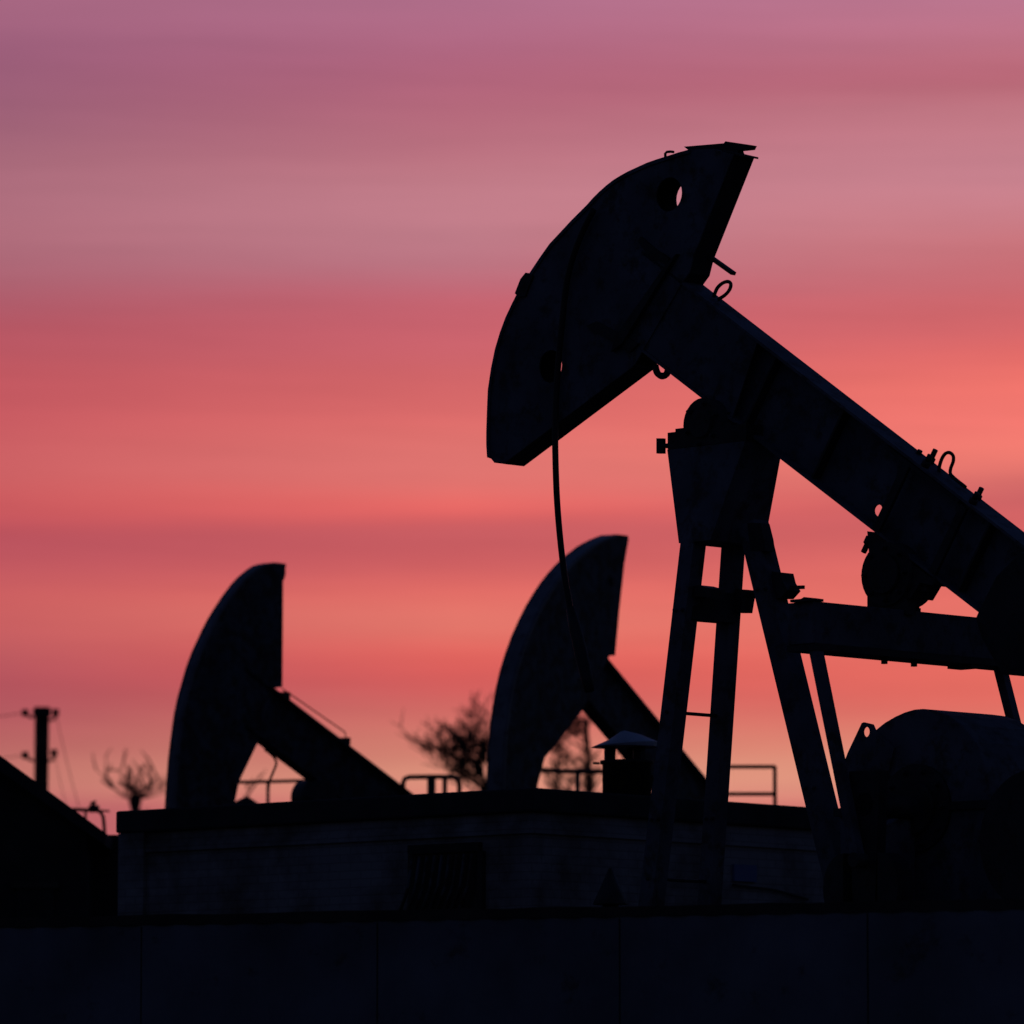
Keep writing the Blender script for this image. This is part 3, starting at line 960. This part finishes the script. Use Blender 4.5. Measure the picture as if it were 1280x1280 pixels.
for pts, ins in (([(53, 898), (60, 899.5), (66, 900), (69, 897), (69, 891)], (69.5, 890.5)), ([(42, 897), (37, 896), (33, 893)], (31.5, 891)),
                 ([(52, 950), (60, 951), (66, 950), (68, 946), (67.5, 940)], (67.5, 941)), ([(42, 951), (36, 949), (33, 946)], (31.5, 944))):
    mb = MB(); mb.tube([W_(x, y) for x, y in pts], .03, 8); hk = mb.build('hook', M['dark_steel'], pole)
    c = W_(*ins); mb = MB(); mb.tube([c - Vector((0, 0, .07)), c - Vector((0, 0, .0)), c + Vector((0, 0, .05)), c + Vector((0, 0, .07))], [.075, .065, .08, .045], 12)
    mb.build('insulator', M['porcelain'], hk)


def wire(a, b, sag, label, r=.009, Y0=PY - .15, Y1=PY - 3):
    p0 = at_y(*a, Y0); p1 = at_y(*b, Y1); mb = MB()
    pts = [p0.lerp(p1, i / 14) - Vector((0, 0, sag * 4 * (i / 14) * (1 - i / 14))) for i in range(15)]
    mb.tube(pts, r, 5)
    tag(mb.build('power_line', M['cable'], None, loc=p0), label, 'wire', 'wires on the utility pole')


wire((30, 891), (-160, 893), .12, 'upper wire running left from the top of the utility pole')
wire((30, 944), (-160, 946), .12, 'lower wire running left from the utility pole, just above the barn roof')
wire((70, 892), (112, 1050), .15, 'longer thin wire dropping steeply to the right from the top of the pole', .007, PY - .15, 108)
wire((68, 943), (95, 1050), .1, 'shorter thin wire dropping to the right from the lower hook of the pole', .006, PY - .15, 108)


# ------------------------------------------------------------------ bare trees
def tree(name, px, Y, top_py, spread, label, seed, leader=True, knob=None, cat='tree', levels=5, r0=.16, density=1.0, lean=0.0, tk=.85, tw=.02, kmin=.35, group='bare trees behind the pumpjacks'):
    rg = random.Random(seed)
    base = at_y(px, HOR, Y); base.z = 0
    top = at_y(px, top_py, Y).z
    root = thing(name, base, label, cat, group)
    tr, cw = MB(), MB()
    hgt = top
    # trunk
    n = 9; path = []
    for i in range(n + 1):
        k = i / n
        path.append(base + Vector((lean * k + .12 * math.sin(k * 5 + seed), .1 * math.cos(k * 4 + seed), hgt * tk * k)))
    rad = [r0 * (1 - .8 * i / n) for i in range(n + 1)]
    tr.tube(path, rad, 8)

    def branch(p, d, ln, r, lev):
        k = 4; pts = [p]; q = p.copy(); dd = d.copy()
        for i in range(k):
            dd = (dd + Vector((rg.uniform(-.22, .22), rg.uniform(-.22, .22), rg.uniform(-.06, .2)))).normalized()
            q = q + dd * (ln / k); pts.append(q.copy())
        cw.tube(pts, [r * (1 - .6 * i / k) for i in range(k + 1)], 5 if lev > 1 else 4, caps=False)
        if lev <= 0: return
        for j in range(int(rg.choice((2, 3, 3, 4)) * density + .5)):
            i = rg.randint(1, k); p2 = pts[i]
            ax = Vector((rg.uniform(-1, 1), rg.uniform(-1, 1), rg.uniform(-.3, .6))).normalized()
            d2 = (dd * .75 + ax * .75).normalized()
            branch(p2, d2, ln * rg.uniform(.5, .75), max(r * .6, tw), lev - 1)
    nb = int(13 * density)
    for j in range(nb):
        k = kmin + (1 - kmin) * (j + rg.random()) / nb
        i = min(int(k * n), n - 1); f = k * n - i
        p = path[i].lerp(path[i + 1], f)
        an = rg.uniform(0, 2 * math.pi); el = rg.uniform(.25, .9)
        d = Vector((math.cos(an), math.sin(an) * .7, el)).normalized()
        branch(p, d, spread * (1.15 - .7 * (k - kmin) / (1 - kmin) * (1 if kmin < .8 else .3)) * rg.uniform(.7, 1.1), max(.06 * (1.2 - k), .03), levels - 2)
    t_o = tr.build('trunk', M['bark'], root)
    if knob:
        c = at_y(*knob[:2], Y); kb = MB()
        rr = knob[2]
        kb.tube([c + Vector((0, 0, rr * q)) for q in (-3.2, -1.5, -.85, -.4, .1, .55, .9, 1.1)], [rr * q for q in (.62, .7, .85, .98, 1.05, .85, .5, .15)], 12)
        kb.build('burr', M['bark'], t_o)
        for j in range(22):
            an = rg.uniform(0, 2 * math.pi)
            branch(c, Vector((math.cos(an), math.sin(an) * .6, rg.uniform(.1, 1.2))).normalized(), rg.uniform(.35, .85), .012, 2)
    cw.build('crown', M['bark'], root)
    return root


tree('bare_tree', 612, 130, 968, 1.12, 'bare spreading tree half hidden by the middle horsehead, twigs reaching left', 11, r0=.2, density=1.2, tk=1.0, kmin=.94, lean=-.12, tw=.0125)
tree('bare_tree', 737, 130, 885, 1.7, 'bare tree with upright trunk under the middle pumpjack beam, left of the roof vent', 5, r0=.22, density=1.6, tk=.98, tw=.013)
tree('bare_tree', 168, 130, 1012, 1.1, 'small bare tree with a dark knobbed trunk between the barn and the left pumpjack', 23, knob=(169, 1000, .14), r0=.42, density=.6, levels=4, tk=1.0)
tree('bare_tree', 312, 130, 965, 1.3, 'faint low bare tree behind the rail under the left pumpjack beam', 31, r0=.1, density=.9, levels=4, tk=.95)

# ------------------------------------------------------------------ ground
mb = MB(); S = 3000
mb.v = [Vector((-S, -60, 0)), Vector((S, -60, 0)), Vector((S, S * 2, 0)), Vector((-S, S * 2, 0))]
mb.face((0, 1, 2, 3))
g = mb.build('ground', M['earth']); g['kind'] = 'structure'

# ------------------------------------------------------------------ sky
w = bpy.data.worlds.new('World'); sc.world = w; w.use_nodes = True
nt = w.node_tree; N = nt.nodes; L = nt.links
bg = N['Background']
SUN_EL, SUN_AZ = R(-1.5), R(4)     # just below the horizon, ahead of the camera


def lin(c):
    c = c / 255
    return c / 12.92 if c <= .04045 else ((c + .055) / 1.055) ** 2.4


def elev(py):
    d = ray(640, py); return math.degrees(math.atan2(d.z, d.y))


E0, E1 = 0.0, 14.0


def pos(py): return (elev(py) - E0) / (E1 - E0)


bands_l = [(0, (168, 105, 130)), (85, (158, 97, 122)), (200, (166, 105, 121)), (290, (181, 115, 128)), (345, (176, 105, 118)), (400, (183, 92, 104)), (450, (194, 91, 99)), (520, (201, 93, 98)), (590, (210, 101, 102)),
           (635, (205, 92, 95)), (668, (190, 86, 95)), (710, (198, 92, 97)), (760, (207, 99, 98)), (815, (198, 96, 98)), (870, (182, 88, 95)), (940, (190, 108, 103)), (990, (200, 122, 111)), (1015, (188, 100, 104))]
bands_m = [(0, (178, 112, 138)), (90, (180, 104, 125)), (200, (190, 118, 130)), (270, (198, 130, 140)), (335, (192, 120, 131)), (375, (200, 104, 115)), (450, (210, 104, 108)), (530, (222, 111, 107)), (590, (228, 120, 113)),
           (628, (235, 109, 103)), (657, (206, 97, 99)), (705, (208, 98, 98)), (740, (228, 112, 103)), (780, (232, 122, 108)), (825, (226, 102, 94)), (875, (212, 104, 98)), (945, (217, 136, 116)), (985, (226, 150, 126)), (1015, (208, 120, 112))]
bands_r = [(0, (188, 120, 142)), (60, (192, 115, 131)), (105, (188, 108, 121)), (140, (195, 122, 132)), (235, (203, 133, 143)), (300, (205, 124, 130)), (370, (206, 108, 112)), (430, (222, 108, 106)), (480, (240, 118, 108)), (535, (244, 123, 112)),
           (575, (242, 126, 113)), (615, (213, 108, 104)), (650, (212, 102, 101)), (705, (228, 112, 104)), (780, (236, 118, 105)), (840, (232, 111, 98)), (890, (228, 118, 103)), (945, (229, 146, 121)), (985, (224, 150, 126)), (1015, (212, 122, 113))]

tc = N.new('ShaderNodeTexCoord')
sep = N.new('ShaderNodeSeparateXYZ'); L.new(tc.outputs['Generated'], sep.inputs[0])


def math_(op, a, b=None, c=None):
    n = N.new('ShaderNodeMath'); n.operation = op
    for i, x in enumerate((a, b, c)):
        if x is None: continue
        if isinstance(x, (int, float)): n.inputs[i].default_value = x
        else: L.new(x, n.inputs[i])
    return n.outputs[0]


def mrange(v, a, b, c=0.0, d=1.0, smooth=True):
    n = N.new('ShaderNodeMapRange'); n.interpolation_type = 'SMOOTHSTEP' if smooth else 'LINEAR'
    L.new(v, n.inputs['Value'])
    for k, x in zip(('From Min', 'From Max', 'To Min', 'To Max'), (a, b, c, d)): n.inputs[k].default_value = x
    return n.outputs['Result']


az = math_('MULTIPLY', math_('ARCTAN2', sep.outputs['X'], sep.outputs['Y']), 180 / math.pi)
el = math_('MULTIPLY', math_('ARCSINE', sep.outputs['Z']), 180 / math.pi)
# drifting cloud streaks bend the bands a little
cmb = N.new('ShaderNodeCombineXYZ')
L.new(math_('MULTIPLY', az, .07), cmb.inputs[0]); L.new(math_('MULTIPLY', el, .6), cmb.inputs[1])
no = N.new('ShaderNodeTexNoise'); no.inputs['Scale'].default_value = 1.0; no.inputs['Detail'].default_value = 4; no.inputs['Roughness'].default_value = .5
L.new(cmb.outputs[0], no.inputs['Vector'])
wob = math_('MULTIPLY', math_('SUBTRACT', no.outputs['Fac'], .5), .55)
el2 = math_('ADD', el, wob)
fac = math_('DIVIDE', math_('SUBTRACT', el2, E0), E1 - E0)


def ramp(b):
    r = N.new('ShaderNodeValToRGB'); cr = r.color_ramp; cr.interpolation = 'CARDINAL'
    b = sorted(b, key=lambda q: -q[0])
    stops = [(0.0, (165, 90, 98))] + [(pos(y), c) for y, c in b] + [(1.0, tuple(int(x * .86) for x in b[-1][1]))]
    while len(cr.elements) < len(stops): cr.elements.new(.5)
    for e, (p, c) in zip(cr.elements, stops):
        e.position = p; e.color = (lin(c[0]), lin(c[1]), lin(c[2]), 1)
    L.new(fac, r.inputs['Fac'])
    return r.outputs['Color']


def mix(f, a, b, blend='MIX'):
    n = N.new('ShaderNodeMixRGB'); n.blend_type = blend
    for k, x in (('Fac', f), ('Color1', a), ('Color2', b)):
        if isinstance(x, (int, float)): n.inputs[k].default_value = x
        elif isinstance(x, tuple): n.inputs[k].default_value = (*x, 1)
        else: L.new(x, n.inputs[k])
    return n.outputs['Color']


AZH = math.degrees(math.atan(640 / FPX))
c1 = mix(mrange(az, -AZH, -.5, smooth=False), ramp(bands_l), ramp(bands_m))
glow = mix(mrange(az, -.5, AZH, smooth=False), c1, ramp(bands_r))
# fine streaks
cm2 = N.new('ShaderNodeCombineXYZ')
L.new(math_('MULTIPLY', az, .1), cm2.inputs[0]); L.new(math_('MULTIPLY', el, 2.2), cm2.inputs[1])
n2 = N.new('ShaderNodeTexNoise'); n2.inputs['Scale'].default_value = 1.0; n2.inputs['Detail'].default_value = 6; n2.inputs['Roughness'].default_value = .55
L.new(cm2.outputs[0], n2.inputs['Vector'])
st = mrange(n2.outputs['Fac'], .25, .75, .965, 1.035, smooth=False)
glow = mix(1.0, glow, st, 'MULTIPLY')
cm3 = N.new('ShaderNodeCombineXYZ')
L.new(math_('MULTIPLY', az, .45), cm3.inputs[0]); L.new(math_('ADD', math_('MULTIPLY', el, 7.0), math_('MULTIPLY', az, .12)), cm3.inputs[1])
n3 = N.new('ShaderNodeTexNoise'); n3.inputs['Scale'].default_value = 1.0; n3.inputs['Detail'].default_value = 8; n3.inputs['Roughness'].default_value = .65
L.new(cm3.outputs[0], n3.inputs['Vector'])
glow = mix(1.0, glow, mrange(n3.outputs['Fac'], .25, .75, .96, 1.04, smooth=False), 'MULTIPLY')
glow = mix(1.0, glow, (.97, .945, .985), 'MULTIPLY')
# the rest of the dusk sky
sky = N.new('ShaderNodeTexSky'); sky.sky_type = 'NISHITA'; sky.sun_disc = False
sky.sun_elevation = SUN_EL; sky.sun_rotation = SUN_AZ; sky.altitude = 100
dusk = mix(1.0, sky.outputs['Color'], (.08, .12, .29), 'MULTIPLY')
aw = math_('ABSOLUTE', math_('SUBTRACT', az, 1.0))
mask = math_('MULTIPLY', mrange(aw, 9, 34, 1, 0), mrange(el, 11.5, 20, 1, 0))
col = mix(mask, dusk, glow)
L.new(col, bg.inputs['Color']); bg.inputs['Strength'].default_value = 1.0

# last warm light from the sunset side
sun = bpy.data.lights.new('sun', 'SUN'); sun.energy = .02; sun.angle = R(12); sun.color = (1, .62, .5)
so = bpy.data.objects.new('sun', sun); COL.objects.link(so)
so.rotation_euler = (R(90 - 1.0), 0, R(180 - 4)); so.location = (0, 0, 60)

# ------------------------------------------------------------------ camera object and render
cam = bpy.data.cameras.new('camera'); co = bpy.data.objects.new('camera', cam); COL.objects.link(co)
cam.sensor_width = 36; cam.lens = FPX / W * 36; cam.clip_end = 8000; cam.clip_start = .1
co.location = EYE; co.rotation_euler = (math.pi / 2 + PITCH, 0, 0)
cam.dof.use_dof = True; cam.dof.focus_distance = 47.0; cam.dof.aperture_fstop = 2.45
sc.camera = co
sc.render.engine = 'CYCLES'
sc.cycles.use_denoising = True
sc.cycles.max_bounces = 6
sc.view_settings.view_transform = 'Standard'; sc.view_settings.look = 'None'
sc.view_settings.gamma = 1; sc.view_settings.exposure = 0
